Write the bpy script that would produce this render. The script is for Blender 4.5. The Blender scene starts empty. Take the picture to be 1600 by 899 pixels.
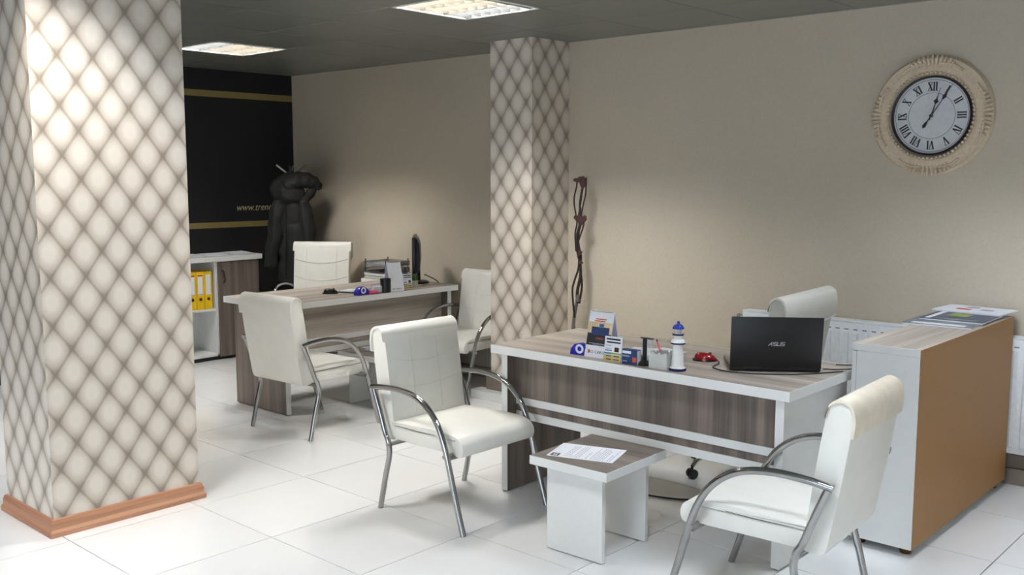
import bpy, bmesh, math, random
from math import radians as R, sin, cos, pi
from mathutils import Vector, Matrix, noise
random.seed(7)
S = bpy.context.scene
COL = S.collection

# ------------------------------------------------------------------ camera, world, light, exposure
H = 1.58
cam_d = bpy.data.cameras.new('camera'); cam = bpy.data.objects.new('camera', cam_d); COL.objects.link(cam)
cam_d.sensor_fit = 'HORIZONTAL'; cam_d.sensor_width = 36.0
cam_d.lens = 1521.25 / 1600 * 36.0
cam.location = (0, 0, H)
cam.rotation_euler = (R(90 - 6.621), 0, R(42.181))
cam_d.clip_start = 0.05
S.camera = cam
S.view_settings.view_transform = 'Standard'
S.view_settings.look = 'None'
S.view_settings.gamma = 1.0
S.view_settings.use_curve_mapping = False
S.view_settings.exposure = 0.33
W = bpy.data.worlds.new('world'); S.world = W; W.use_nodes = True
W.node_tree.nodes['Background'].inputs[0].default_value = (0.72, 0.82, 1.0, 1)
W.node_tree.nodes['Background'].inputs[1].default_value = 0.6
# daylight through the shop window behind the camera
DAY = bpy.data.lights.new('window_daylight', 'AREA'); DAY.shape = 'RECTANGLE'
DAY.size = 4.6; DAY.size_y = 2.0; DAY.energy = 75; DAY.color = (0.76, 0.87, 1.0)
day = bpy.data.objects.new('window_daylight', DAY); COL.objects.link(day)
day.location = (-0.6, -2.95, 1.25); day.rotation_euler = (R(90), 0, 0)
TUBE_WARM, TUBE_COOL = 335.0, 335.0
S.cycles.max_bounces = 7; S.cycles.diffuse_bounces = 4; S.cycles.glossy_bounces = 4; S.cycles.transmission_bounces = 2; S.cycles.transparent_max_bounces = 6
S.cycles.caustics_reflective = False; S.cycles.caustics_refractive = False

# ------------------------------------------------------------------ materials
def lin(c):
    return tuple(((v / 255) / 12.92 if v / 255 <= .04045 else ((v / 255 + .055) / 1.055) ** 2.4) for v in c)
MATS = {}
def _new(name):
    m = bpy.data.materials.new(name); m.use_nodes = True
    nt = m.node_tree; b = nt.nodes['Principled BSDF']; MATS[name] = m
    return m, nt, b
def N(nt, t, **kw):
    n = nt.nodes.new(t)
    for k, v in kw.items(): setattr(n, k, v)
    return n
def math_(nt, op, a, b=None, clamp=False):
    n = nt.nodes.new('ShaderNodeMath'); n.operation = op; n.use_clamp = clamp
    for i, v in enumerate((a, b)):
        if v is None: continue
        if isinstance(v, (int, float)): n.inputs[i].default_value = v
        else: nt.links.new(v, n.inputs[i])
    return n.outputs[0]
def plain(name, rgb, rough=.5, metal=0., var=.05, scale=40., bump=0., spec=None, coat=0., alpha=1., trans=0., linear=False):
    """Principled with a procedural noise that varies the tone a little and may give a fine relief."""
    m, nt, b = _new(name); L = nt.links.new
    c = rgb if linear else lin(rgb)
    tc = N(nt, 'ShaderNodeTexCoord'); no = N(nt, 'ShaderNodeTexNoise'); no.inputs['Scale'].default_value = scale
    no.inputs['Detail'].default_value = 3
    L(tc.outputs['Object'], no.inputs['Vector'])
    rp = N(nt, 'ShaderNodeValToRGB'); rp.color_ramp.elements[0].position = .3; rp.color_ramp.elements[1].position = .7
    rp.color_ramp.elements[0].color = (*[v * (1 - var) for v in c], 1); rp.color_ramp.elements[1].color = (*[min(1, v * (1 + var)) for v in c], 1)
    L(no.outputs['Fac'], rp.inputs[0]); L(rp.outputs[0], b.inputs['Base Color'])
    b.inputs['Roughness'].default_value = rough; b.inputs['Metallic'].default_value = metal
    b.inputs['Coat Weight'].default_value = coat; b.inputs['Alpha'].default_value = alpha
    b.inputs['Transmission Weight'].default_value = trans
    if spec is not None: b.inputs['Specular IOR Level'].default_value = spec
    if bump:
        bp = N(nt, 'ShaderNodeBump'); bp.inputs['Strength'].default_value = bump; bp.inputs['Distance'].default_value = .004
        L(no.outputs['Fac'], bp.inputs['Height']); L(bp.outputs[0], b.inputs['Normal'])
    return m
def wood(name, axis, dark, light, rough=.42):
    m, nt, b = _new(name); L = nt.links.new
    tc = N(nt, 'ShaderNodeTexCoord')
    def gr(al, ac, det, seed):
        mp = N(nt, 'ShaderNodeMapping'); sc = [ac] * 3; sc[axis] = al
        mp.inputs['Scale'].default_value = sc; mp.inputs['Location'].default_value = (seed, seed * .7, seed * .3)
        L(tc.outputs['Object'], mp.inputs[0]); n = N(nt, 'ShaderNodeTexNoise'); n.inputs['Scale'].default_value = 1
        n.inputs['Detail'].default_value = det; L(mp.outputs[0], n.inputs['Vector']); return n.outputs['Fac']
    fine = gr(3.5, 120, 4, 1.3); mid = gr(.8, 26, 3, 4.1); band = gr(.1, 11, 1, 9.7)
    v = math_(nt, 'ADD', math_(nt, 'MULTIPLY', fine, .25), math_(nt, 'ADD', math_(nt, 'MULTIPLY', mid, .4), math_(nt, 'MULTIPLY', band, .6)))
    sx = N(nt, 'ShaderNodeSeparateXYZ'); L(tc.outputs['Object'], sx.inputs[0])
    wn = N(nt, 'ShaderNodeTexWhiteNoise'); wn.noise_dimensions = '1D'
    L(math_(nt, 'FLOOR', math_(nt, 'MULTIPLY', math_(nt, 'ADD', sx.outputs[1 if axis == 0 else 0], 3.17), 14.3)), wn.inputs['W'])
    v = math_(nt, 'ADD', v, math_(nt, 'MULTIPLY', math_(nt, 'SUBTRACT', wn.outputs['Value'], .5), .16))
    rp = N(nt, 'ShaderNodeValToRGB'); rp.color_ramp.elements[0].position = .45; rp.color_ramp.elements[1].position = .80
    rp.color_ramp.elements[0].color = (*lin(dark), 1); rp.color_ramp.elements[1].color = (*lin(light), 1)
    L(v, rp.inputs[0]); L(rp.outputs[0], b.inputs['Base Color']); b.inputs['Roughness'].default_value = rough
    return m
def wallpaper(name, u0, v0, w=.154, h=.211):
    """Quilted diamond wallpaper printed round a square column (object coordinates, metres)."""
    m, nt, b = _new(name); L = nt.links.new
    tc = N(nt, 'ShaderNodeTexCoord'); sx = N(nt, 'ShaderNodeSeparateXYZ'); L(tc.outputs['Object'], sx.inputs[0])
    sn = N(nt, 'ShaderNodeSeparateXYZ'); L(tc.outputs['Normal'], sn.inputs[0])
    isy = math_(nt, 'GREATER_THAN', math_(nt, 'ABSOLUTE', sn.outputs[1]), .5)
    u = math_(nt, 'ADD', math_(nt, 'MULTIPLY', sx.outputs[0], isy), math_(nt, 'MULTIPLY', sx.outputs[1], math_(nt, 'SUBTRACT', 1., isy)))
    a = math_(nt, 'DIVIDE', math_(nt, 'SUBTRACT', u, u0), w); c = math_(nt, 'DIVIDE', math_(nt, 'SUBTRACT', sx.outputs[2], v0), h)
    p = math_(nt, 'FRACT', math_(nt, 'ADD', a, c)); q = math_(nt, 'FRACT', math_(nt, 'SUBTRACT', a, c))
    dp = math_(nt, 'MINIMUM', p, math_(nt, 'SUBTRACT', 1., p)); dq = math_(nt, 'MINIMUM', q, math_(nt, 'SUBTRACT', 1., q))
    d = math_(nt, 'MINIMUM', dp, dq)
    # soft oval light patch inside each diamond, shifted a little downwards as on the print
    pc = math_(nt, 'SUBTRACT', p, .54); qc = math_(nt, 'SUBTRACT', q, .46)
    r2 = math_(nt, 'ADD', math_(nt, 'MULTIPLY', pc, pc), math_(nt, 'MULTIPLY', qc, qc))
    rr = math_(nt, 'SQRT', r2)
    no = N(nt, 'ShaderNodeTexNoise'); no.inputs['Scale'].default_value = 260; L(tc.outputs['Object'], no.inputs['Vector'])
    rr = math_(nt, 'ADD', rr, math_(nt, 'MULTIPLY', math_(nt, 'SUBTRACT', no.outputs['Fac'], .5), .12))
    rp = N(nt, 'ShaderNodeValToRGB'); e = rp.color_ramp.elements
    e[0].position = .22; e[0].color = (*lin((224, 216, 204)), 1); e[1].position = .64; e[1].color = (*lin((157, 144, 130)), 1)
    x = e.new(.44); x.color = (*lin((202, 191, 177)), 1)
    L(rr, rp.inputs[0])
    ln = N(nt, 'ShaderNodeMapRange'); ln.inputs[1].default_value = .008; ln.inputs[2].default_value = .075
    ln.inputs[3].default_value = .80; ln.inputs[4].default_value = 1.0; L(d, ln.inputs[0])
    mx = N(nt, 'ShaderNodeMix'); mx.data_type = 'RGBA'; mx.blend_type = 'MULTIPLY'; mx.inputs[0].default_value = 1
    L(rp.outputs[0], mx.inputs[6]); L(ln.outputs[0], mx.inputs[7]); L(mx.outputs[2], b.inputs['Base Color'])
    bp = N(nt, 'ShaderNodeBump'); bp.inputs['Strength'].default_value = .08; bp.inputs['Distance'].default_value = .002
    L(no.outputs['Fac'], bp.inputs['Height']); L(bp.outputs[0], b.inputs['Normal'])
    b.inputs['Roughness'].default_value = .5
    return m
def emit(name, rgb, strength):
    m, nt, b = _new(name); b.inputs['Base Color'].default_value = (.8, .8, .8, 1)
    b.inputs['Emission Color'].default_value = (*rgb, 1); b.inputs['Emission Strength'].default_value = strength
    return m
def tilemat():
    m, nt, b = _new('porcelain'); L = nt.links.new
    oi = N(nt, 'ShaderNodeObjectInfo'); tc = N(nt, 'ShaderNodeTexCoord'); no = N(nt, 'ShaderNodeTexNoise')
    no.inputs['Scale'].default_value = 5; no.inputs['Detail'].default_value = 5; L(tc.outputs['Object'], no.inputs['Vector'])
    v = math_(nt, 'ADD', math_(nt, 'MULTIPLY', oi.outputs['Random'], .025), math_(nt, 'MULTIPLY', no.outputs['Fac'], .03))
    v = math_(nt, 'ADD', v, .75)
    cb = N(nt, 'ShaderNodeCombineColor'); L(v, cb.inputs[0]); L(v, cb.inputs[1]); L(math_(nt, 'MULTIPLY', v, .985), cb.inputs[2])
    L(cb.outputs[0], b.inputs['Base Color'])
    rr = math_(nt, 'ADD', math_(nt, 'MULTIPLY', no.outputs['Fac'], .08), .09); L(rr, b.inputs['Roughness'])
    return m
plain('beige_wallpaper', (193, 182, 164), .7, var=.035, scale=55, bump=.25)
plain('black_wall', (24, 24, 27), .55, var=.1, scale=12)
plain('gold', (150, 134, 84), .45, metal=.25)
plain('gold_letter', (206, 193, 156), .5)
plain('plaster', (205, 200, 190), .8)
plain('grout', (92, 92, 90), .8)
tilemat()
plain('ceiling_metal', (124, 126, 120), .33, metal=.35, var=.06, scale=1.6)
plain('slab', (80, 80, 78), .9)
wallpaper('diamond_paper', 2.055, 1.976)
wallpaper('diamond_paper_far', 5.10, 1.95)
wood('skirting_wood', 0, (150, 98, 72), (196, 148, 116))
wood('skirting_wood_y', 1, (150, 98, 72), (196, 148, 116))
plain('skirting_stone', (128, 116, 104), .5, var=.12, scale=14)
wood('oak_x_lit', 0, (140, 128, 116), (206, 196, 183))  # lit tone and sheen of the tops put into the oak colour
wood('oak_y_lit', 1, (140, 128, 116), (206, 196, 183))  # same lit tone in the colour, grain turned
wood('oak_z_shaded', 2, (74, 67, 61), (136, 122, 112))  # same oak darkened: shade of the upright panels put into the colour
wood('oak_table', 0, (104, 95, 88), (160, 147, 137))
plain('melamine', (222, 222, 219), .38, var=.015)
plain('hardboard', (158, 116, 66), .55, var=.10, scale=180)
plain('leather', (228, 226, 217), .42, var=.02, scale=14, bump=.12)
plain('leather_aged', (228, 217, 196), .45, var=.06, scale=22, bump=.15)
plain('leather_seam', (206, 203, 196), .6)
plain('seam_dark', (92, 84, 76), .7)
plain('chrome', (168, 168, 167), .12, metal=1., var=.02)
plain('steel', (170, 170, 168), .3, metal=1.)
plain('black_plastic', (20, 20, 22), .35)
plain('laptop_black', (16, 16, 19), .42, var=.2, scale=220, bump=.1)
plain('dark_grey', (52, 52, 54), .5)
plain('logo_silver', (205, 205, 208), .35, metal=.6)
plain('screen', (60, 62, 62), .18)
plain('radiator_white', (226, 230, 232), .35)
plain('slot_dark', (110, 116, 120), .6)
plain('clock_cream', (206, 188, 162), .55, var=.10, scale=70, bump=.2)
plain('clock_face', (206, 208, 210), .4)
plain('clock_dark', (44, 40, 40), .45)
plain('paper', (232, 234, 240), .7, var=.01)
plain('paper_lilac', (206, 206, 228), .7)
plain('print_grey', (158, 164, 178), .7)
plain('print_black', (34, 32, 38), .6)
plain('print_sky', (214, 190, 150), .6, var=.15, scale=18)
plain('print_red', (206, 92, 62), .6)
plain('print_navy', (32, 56, 104), .5, var=.2, scale=60)
plain('print_blue', (52, 98, 150), .6)
plain('print_green', (150, 170, 90), .6, var=.3, scale=30)
plain('print_teal', (96, 150, 160), .6)
plain('print_tan', (206, 186, 130), .6)
plain('mag_dark', (52, 66, 96), .35, var=.6, scale=26)
plain('mag_grey', (122, 128, 130), .4, var=.3, scale=30)
plain('binder_yellow', (240, 196, 28), .45, var=.03)
plain('tape_blue', (40, 40, 170), .35)
plain('glaze_blue', (36, 66, 170), .2)
plain('glaze_navy', (30, 30, 78), .2)
plain('glaze_white', (230, 230, 226), .25)
plain('ceramic_grey', (196, 198, 192), .35)
plain('mouse_red', (150, 12, 22), .18, coat=.5)
plain('pen_red', (214, 96, 116), .35)
plain('pink', (236, 92, 128), .4)
plain('leaf_red', (62, 22, 20), .55, var=.2)
plain('branch_dark', (42, 32, 28), .6, var=.2)
plain('branch_grey', (108, 106, 100), .6)
plain('coat_cloth', (21, 21, 20), .75, var=.14, scale=30, bump=.5)
plain('coat_dark', (20, 20, 20), .8, var=.1)
plain('smoke_plastic', (120, 124, 128), .12, alpha=.42)
plain('clear_plastic', (210, 214, 218), .08, alpha=.3)
plain('plant_green', (58, 92, 34), .6, var=.3)
plain('brass_dark', (92, 66, 44), .35, metal=.8)
plain('louvre', (.075, .071, .062), .45, spec=.03, linear=True)
plain('cable_black', (26, 26, 28), .5)
emit('tube_warm', (1.0, .94, .86), TUBE_WARM)
emit('tube_cool', (.83, .895, 1.0), TUBE_COOL)
emit('tube_cool_dimmed', (.83, .895, 1.0), TUBE_COOL * .75)  # dimmed to take light off the surfaces below
emit('tube_cool_boosted', (.83, .895, 1.0), TUBE_COOL * 1.5)  # boosted in unseen fixtures to brighten faces turned towards them

# ------------------------------------------------------------------ mesh helpers
def spline(pts, n=6, closed=False):
    P = [Vector(p) for p in pts]; out = []; k = len(P)
    for i in range(k if closed else k - 1):
        p0 = P[(i - 1) % k] if closed or i > 0 else P[0] * 2 - P[1]
        p1 = P[i]; p2 = P[(i + 1) % k]
        p3 = P[(i + 2) % k] if closed or i + 2 < k else P[-1] * 2 - P[-2]
        for j in range(n):
            t = j / n
            out.append(.5 * ((2 * p1) + (p2 - p0) * t + (2 * p0 - 5 * p1 + 4 * p2 - p3) * t * t + (3 * p1 - p0 - 3 * p2 + p3) * t ** 3))
    if not closed: out.append(P[-1])
    return out
class MB:
    def __init__(s): s.bm = bmesh.new()
    def _merge(s, sub, mi=0, top=None, xf=None):
        if xf is not None: sub.transform(xf)
        sub.normal_update(); mp = {}
        for v in sub.verts: mp[v] = s.bm.verts.new(v.co)
        for f in sub.faces:
            try: nf = s.bm.faces.new([mp[v] for v in f.verts])
            except ValueError: continue
            nf.material_index = top if (top is not None and f.normal.z > .9) else mi
        sub.free(); return s
    def box(s, x0, x1, y0, y1, z0, z1, bev=0., seg=1, mi=0, top=None, xf=None):
        b = bmesh.new(); bmesh.ops.create_cube(b, size=1)
        for v in b.verts:
            v.co = Vector(((x0 + x1) / 2 + v.co.x * (x1 - x0), (y0 + y1) / 2 + v.co.y * (y1 - y0), (z0 + z1) / 2 + v.co.z * (z1 - z0)))
        if bev: bmesh.ops.bevel(b, geom=b.edges[:], offset=min(bev, .45 * min(abs(x1 - x0), abs(y1 - y0), abs(z1 - z0))), segments=seg, affect='EDGES', profile=.5)
        return s._merge(b, mi, top, xf)
    def prism(s, poly, axis, a, b_, bev=0., seg=2, mi=0, xf=None, top=None):
        """poly: 2D outline in the two other axes (order x,y,z without axis), extruded along axis from a to b_."""
        b = bmesh.new()
        def mk(p, t):
            c = list(p); c.insert(axis, t); return b.verts.new(c)
        A = [mk(p, a) for p in poly]; B = [mk(p, b_) for p in poly]; n = len(poly)
        b.faces.new(A); b.faces.new(B[::-1])
        for i in range(n): b.faces.new((A[i], B[i], B[(i + 1) % n], A[(i + 1) % n]))
        bmesh.ops.recalc_face_normals(b, faces=b.faces[:])
        if bev:
            ed = [e for e in b.edges if len(set(round(v.co[axis], 5) for v in e.verts)) == 1]
            bmesh.ops.bevel(b, geom=ed, offset=bev, segments=seg, affect='EDGES', profile=.5)
        return s._merge(b, mi, top, xf)
    def tube(s, pts, r, seg=10, mi=0, cap=True, flat=1., xf=None):
        b = bmesh.new(); P = [Vector(p) for p in pts]; n = len(P)
        rs = r if isinstance(r, (list, tuple)) else [r] * n
        if len(rs) != n: rs = [rs[min(len(rs) - 1, int(i * len(rs) / n))] for i in range(n)]
        up = None; rings = []
        for i in range(n):
            t = (P[min(i + 1, n - 1)] - P[max(i - 1, 0)]).normalized()
            if up is None:
                up = Vector((0, 0, 1)) if abs(t.z) < .9 else Vector((1, 0, 0))
            up = (up - t * up.dot(t))
            if up.length < 1e-5: up = Vector((0, 1, 0)) - t * t.y
            up.normalize(); sd = t.cross(up)
            rings.append([b.verts.new(P[i] + (up * cos(2 * pi * k / seg) * flat + sd * sin(2 * pi * k / seg)) * rs[i]) for k in range(seg)])
        for i in range(n - 1):
            for k in range(seg):
                b.faces.new((rings[i][k], rings[i][(k + 1) % seg], rings[i + 1][(k + 1) % seg], rings[i + 1][k]))
        if cap: b.faces.new(rings[0][::-1]); b.faces.new(rings[-1])
        bmesh.ops.recalc_face_normals(b, faces=b.faces[:])
        return s._merge(b, mi, None, xf)
    def lathe(s, prof, seg=24, mi=0, xf=None, c=(0, 0, 0)):
        b = bmesh.new(); rings = []
        for r, z in prof:
            if r < 1e-6: rings.append([b.verts.new((c[0], c[1], c[2] + z))])
            else: rings.append([b.verts.new((c[0] + r * cos(2 * pi * k / seg), c[1] + r * sin(2 * pi * k / seg), c[2] + z)) for k in range(seg)])
        for A, B in zip(rings, rings[1:]):
            for k in range(seg):
                f = [A[k % len(A)], A[(k + 1) % len(A)], B[(k + 1) % len(B)], B[k % len(B)]]
                f = list(dict.fromkeys(f))
                if len(f) > 2:
                    try: b.faces.new(f)
                    except ValueError: pass
        bmesh.ops.recalc_face_normals(b, faces=b.faces[:])
        return s._merge(b, mi, None, xf)
    def loft(s, rings, mi=0, cap=True, xf=None):
        b = bmesh.new(); RR = [[b.verts.new(p) for p in ring] for ring in rings]; n = len(RR[0])
        for A, B in zip(RR, RR[1:]):
            for k in range(n): b.faces.new((A[k], A[(k + 1) % n], B[(k + 1) % n], B[k]))
        if cap: b.faces.new(RR[0][::-1]); b.faces.new(RR[-1])
        bmesh.ops.recalc_face_normals(b, faces=b.faces[:])
        return s._merge(b, mi, None, xf)
    def sphere(s, c, r, seg=10, mi=0, sc=(1, 1, 1)):
        b = bmesh.new(); bmesh.ops.create_uvsphere(b, u_segments=seg, v_segments=max(4, seg // 2), radius=r)
        for v in b.verts: v.co = Vector((v.co.x * sc[0] + c[0], v.co.y * sc[1] + c[1], v.co.z * sc[2] + c[2]))
        return s._merge(b, mi)
    def mesh(s, name, smooth=True, ang=38):
        me = bpy.data.meshes.new(name); s.bm.to_mesh(me); s.bm.free()
        if smooth:
            me.polygons.foreach_set('use_smooth', [True] * len(me.polygons)); me.set_sharp_from_angle(angle=R(ang))
        return me
    def ob(s, name, mats, parent=None, loc=(0, 0, 0), rot=(0, 0, 0), smooth=True, ang=38):
        me = s.mesh(name, smooth, ang)
        for m in ([mats] if isinstance(mats, str) else mats): me.materials.append(MATS[m])
        return link(name, me, parent, loc, rot)
def link(name, me, parent=None, loc=(0, 0, 0), rot=(0, 0, 0)):
    o = bpy.data.objects.new(name, me); COL.objects.link(o); o.location = loc; o.rotation_euler = rot
    if parent is not None: o.parent = parent
    return o
def thing(name, label, cat, loc=(0, 0, 0), rz=0., group=None):
    o = bpy.data.objects.new(name, None); COL.objects.link(o); o.location = loc; o.rotation_euler = (0, 0, R(rz))
    o.empty_display_size = .1
    return tag(o, label, cat, group)
def tag(o, label, cat, group=None):
    o['label'] = label; o['category'] = cat
    if group: o['group'] = group
    return o
def struct(o, label=None):
    o['kind'] = 'structure'
    if label: o['label'] = label
    return o
def text(name, body, size, mat, parent, xf, extrude=.0006, shear=0., align='LEFT', sx=1.):
    cu = bpy.data.curves.new(name, 'FONT'); cu.body = body; cu.size = size; cu.extrude = extrude; cu.shear = shear
    cu.align_x = align; cu.resolution_u = 3
    t = bpy.data.objects.new(name, cu); COL.objects.link(t)
    dg = bpy.context.evaluated_depsgraph_get(); me = bpy.data.meshes.new_from_object(t.evaluated_get(dg))
    bpy.data.objects.remove(t); bpy.data.curves.remove(cu)
    me.transform(xf @ Matrix.Diagonal((sx, 1, 1, 1))); me.materials.clear(); me.materials.append(MATS[mat])
    return link(name, me, parent)
T = Matrix.Translation
def rotm(ax, deg): return Matrix.Rotation(R(deg), 4, ax)

# ------------------------------------------------------------------ room shell
X0, X1, Y0, YB, YBL, ZC = -7.69, 2.6, -3.0, 5.36, 5.44, 2.486
fl = struct(MB().box(X0 - .1, X1 + .1, Y0 - .1, YBL + .1, -.08, -.0105).ob('floor', 'grout'), 'white glossy porcelain tile floor with thin grey joints')
tx = [-4.15 + .6073 * k for k in range(-6, 13)]; ty = [2.34 + .611 * k for k in range(-9, 7)]
shared = {}
for i in range(len(tx) - 1):
    for j in range(len(ty) - 1):
        a, b = max(tx[i], X0), min(tx[i + 1], X1); c, d = max(ty[j], Y0), min(ty[j + 1], YB if tx[i] > -4.6 else YBL)
        if b - a < .02 or d - c < .02: continue
        w, h = round(b - a - .0040, 4), round(d - c - .0040, 4)
        if (w, h) not in shared:
            me = MB().box(-w / 2, w / 2, -h / 2, h / 2, -.01, 0, .0007).mesh('tile'); me.materials.append(MATS['porcelain']); shared[(w, h)] = me
        link('tile', shared[(w, h)], fl, ((a + b) / 2, (c + d) / 2, 0))
wb = MB(); wb.box(X0 - .1, -4.5, YBL, YBL + .12, 0, 2.62); wb.box(-4.5, X1 + .1, YB, YBL + .12, 0, 2.62)
struct(wb.ob('wall_back', 'beige_wallpaper', smooth=False), 'beige textured wallpaper wall behind both desks')
wl = struct(MB().box(X0 - .1, X0, Y0, YBL, 0, 2.62).ob('wall_left', 'black_wall', smooth=False), 'matt black end wall with two gold stripes')
for z0, z1 in ((2.249, 2.305), (1.112, 1.162)):
    MB().box(X0, X0 + .003, Y0 + .2, YBL - .003, z0, z1).ob('gold_stripe', 'gold', wl, smooth=False)
text('lettering', 'www.trend.', .088, 'gold_letter', wl, T((X0 + .0015, 4.81, 1.258)) @ rotm('Z', 90) @ rotm('X', 90), shear=.32, sx=.93)
struct(MB().box(X1, X1 + .1, Y0, YBL, 0, 2.62).ob('wall_right', 'plaster', smooth=False))
wf = MB(); wf.box(X0, -3.0, Y0 - .1, Y0, 0, 2.62); wf.box(1.8, X1, Y0 - .1, Y0, 0, 2.62); wf.box(-3.0, 1.8, Y0 - .1, Y0, 2.3, 2.62); wf.box(-3.0, 1.8, Y0 - .1, Y0, 0, .2)
struct(wf.ob('wall_front', 'plaster', smooth=False))
wn = MB()
for x in (-2.98, -1.4, .2, 1.76): wn.box(x - .02, x + .02, Y0 - .09, Y0 - .02, .2, 2.3)
wn.box(-3, 1.8, Y0 - .09, Y0 - .02, .2, .25); wn.box(-3, 1.8, Y0 - .09, Y0 - .02, 2.25, 2.3)
struct(wn.ob('window_1', 'dark_grey', smooth=False))
# two-step stone skirting along the back wall
bb = MB(); bb.box(-4.28, X1, 5.31, YB, 0, .082, .003); bb.box(-4.28, X1, 5.322, YB, .084, .155, .003)
struct(bb.ob('baseboard_back', 'skirting_stone'))
struct(MB().box(X0, -4.72, YBL - .02, YBL, 0, .08, .003).ob('baseboard_inner', 'skirting_stone'))
# ceiling: metal panels hung below the slab, with gaps for the louvre lights
ce = struct(MB().box(X0 - .1, X1 + .1, Y0 - .1, YBL + .1, 2.60, 2.68).ob('ceiling', 'slab'), 'dark grey metal panel ceiling')
FIX = [(-3.85, 3.877), (-6.35, 3.97), (-3.85, 1.59), (-1.35, 3.877), (-1.35, 1.59), (-6.35, 1.68), (1.15, 3.877), (1.15, 1.59), (-1.35, -.70), (-3.85, -.70), (-6.35, -.61)]  # last light added out of view to brighten the far left
px = [X0, -7.22, -6.64, -6.06, -5.42, -4.78, -4.14, -3.56] + [-3.56 + .55 * k + (.0) for k in range(1, 4)]
px = [X0, -7.22, -6.64, -6.06, -5.42, -4.78, -4.14, -3.56, -2.92, -2.28, -1.64, -1.06, -.42, .22, .86, 1.44, 2.02, X1]
shared = {}
for i in range(len(px) - 1):
    off = .093 if px[i] < -5.0 else 0
    py = [3.587 + off + .5717 * k for k in range(-12, 5)]
    for j in range(len(py) - 1):
        a, b = px[i], px[i + 1]; c, d = max(py[j], Y0), min(py[j + 1], YBL)
        if d - c < .02: continue
        mx_, my_ = (a + b) / 2, (c + d) / 2
        if any(abs(mx_ - fx) < .3 and abs(my_ - fy) < .3 for fx, fy in FIX): continue
        w, h = round(b - a - .002, 4), round(d - c - .002, 4)
        if (w, h) not in shared:
            me = MB().box(-w / 2, w / 2, -h / 2, h / 2, 0, .014, .0025).mesh('ceiling_panel'); me.materials.append(MATS['ceiling_metal']); shared[(w, h)] = me
        link('ceiling_panel', shared[(w, h)], ce, (mx_, my_, ZC))
# columns papered with a quilted diamond pattern
def column(name, x0, x1, y0, y1, paper, label):
    o = struct(MB().box(x0, x1, y0, y1, 0, ZC + .012).ob(name, paper, smooth=False), label)
    return o
c1 = column('column_1', -4.765, -4.255, 1.705, 2.405, 'diamond_paper', 'square column with quilted diamond wallpaper nearest the camera')
prof = [(0, 0), (.024, 0), (.026, .02), (.017, .034), (.017, .056), (.010, .075), (0, .078)]
def skirt(par, x0, x1, y0, y1, prof, mats):
    for nx, ny in ((1, 0), (0, -1), (-1, 0), (0, 1)):
        rings = []
        ends = {(1, 0): ((x1, y0), (x1, y1)), (0, -1): ((x0, y0), (x1, y0)), (-1, 0): ((x0, y1), (x0, y0)), (0, 1): ((x1, y1), (x0, y1))}[(nx, ny)]
        for (ex, ey) in ends:
            cx_, cy_ = (1 if ex == x1 else -1), (1 if ey == y1 else -1)
            rings.append([(ex + cx_ * p, ey + cy_ * p, z) for p, z in prof])
        MB().loft(rings).ob('baseboard', mats[0] if nx == 0 else mats[1], par, smooth=False)
skirt(c1, -4.765, -4.255, 1.705, 2.405, prof, ('skirting_wood', 'skirting_wood_y'))
c2 = column('column_2', -4.70, -4.32, 4.965, YBL, 'diamond_paper_far', 'square column with quilted diamond wallpaper standing against the beige wall')
MB().box(-4.735, -4.285, 4.93, 4.965, .16, .175, .003).ob('ledge', 'melamine', c2)
MB().box(-4.725, -4.285, 4.935, 4.965, .06, .16, .003).ob('skirting_tile', 'skirting_stone', c2)
MB().box(-4.80, -4.285, 4.86, 4.965, 0, .06, .003).ob('plinth', 'melamine', c2)

# ------------------------------------------------------------------ ceiling lights (lamps carry their own light)
def ceiling_light(x, y, coolside, label, level=0):
    t = thing('ceiling_light', label, 'light', (x, y, ZC), 0, 'recessed louvre ceiling lights')
    h = .29; p = MB()
    p.box(-h, h, -h, h, .100, .104); 
    for s_ in (-1, 1):
        p.box(s_ * h - .002, s_ * h + .002, -h, h, 0, .102); p.box(-h, h, s_ * h - .002, s_ * h + .002, 0, .102)
    p.ob('housing', 'louvre', t)
    f = MB()
    for s_ in (-1, 1):
        f.box(s_ * (h - .009) - .009, s_ * (h - .009) + .009, -h, h, -.004, .003, .001); f.box(-h, h, s_ * (h - .009) - .009, s_ * (h - .009) + .009, -.004, .003, .001)
    f.ob('frame', 'melamine', t)
    for k, yy in enumerate((-.18, 0, .18)):
        cool = coolside == 2 or (k == 0 and coolside < 0) or (k == 2 and coolside > 0)
        MB().tube([(-.25, yy, .078), (.25, yy, .078)], .014, 8).ob('fluorescent_tube', ('tube_cool', 'tube_cool_dimmed', 'tube_cool_boosted')[level] if cool else 'tube_warm', t)
    l = MB()
    for yy in (-.09, .09): l.prism([(yy - .016, .058), (yy + .016, .058), (yy + .002, 0), (yy - .002, 0)], 0, -.27, .27)
    for s_ in (-1, 1): l.prism([(s_ * .272, .06), (s_ * .252, .06), (s_ * .270, 0), (s_ * .272, 0)], 0, -.27, .27)
    l.ob('louvre_rail', 'louvre', t)
    for k in range(7):
        xx = -.225 + .075 * k
        MB().prism([(xx - .007, .052), (xx + .007, .052), (xx + .0012, .001), (xx - .0012, .001)], 1, -.27, .27).ob('louvre_blade', 'louvre', t)
    return t
LB = ['square louvre ceiling light above the front desk, larger of the two in view', 'square louvre ceiling light beside the black wall, partly hidden by the column']
for k, (fx, fy) in enumerate(FIX):
    ceiling_light(fx, fy, (1, -1, 1, 2, 2, 1, 2, 2, 2, 2, 2)[k], LB[k] if k < 2 else 'square louvre ceiling light outside the picture, continuing the grid to light the room', 1 if k in (3, 4) else 2 if k in (6, 7) else 0)

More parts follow.
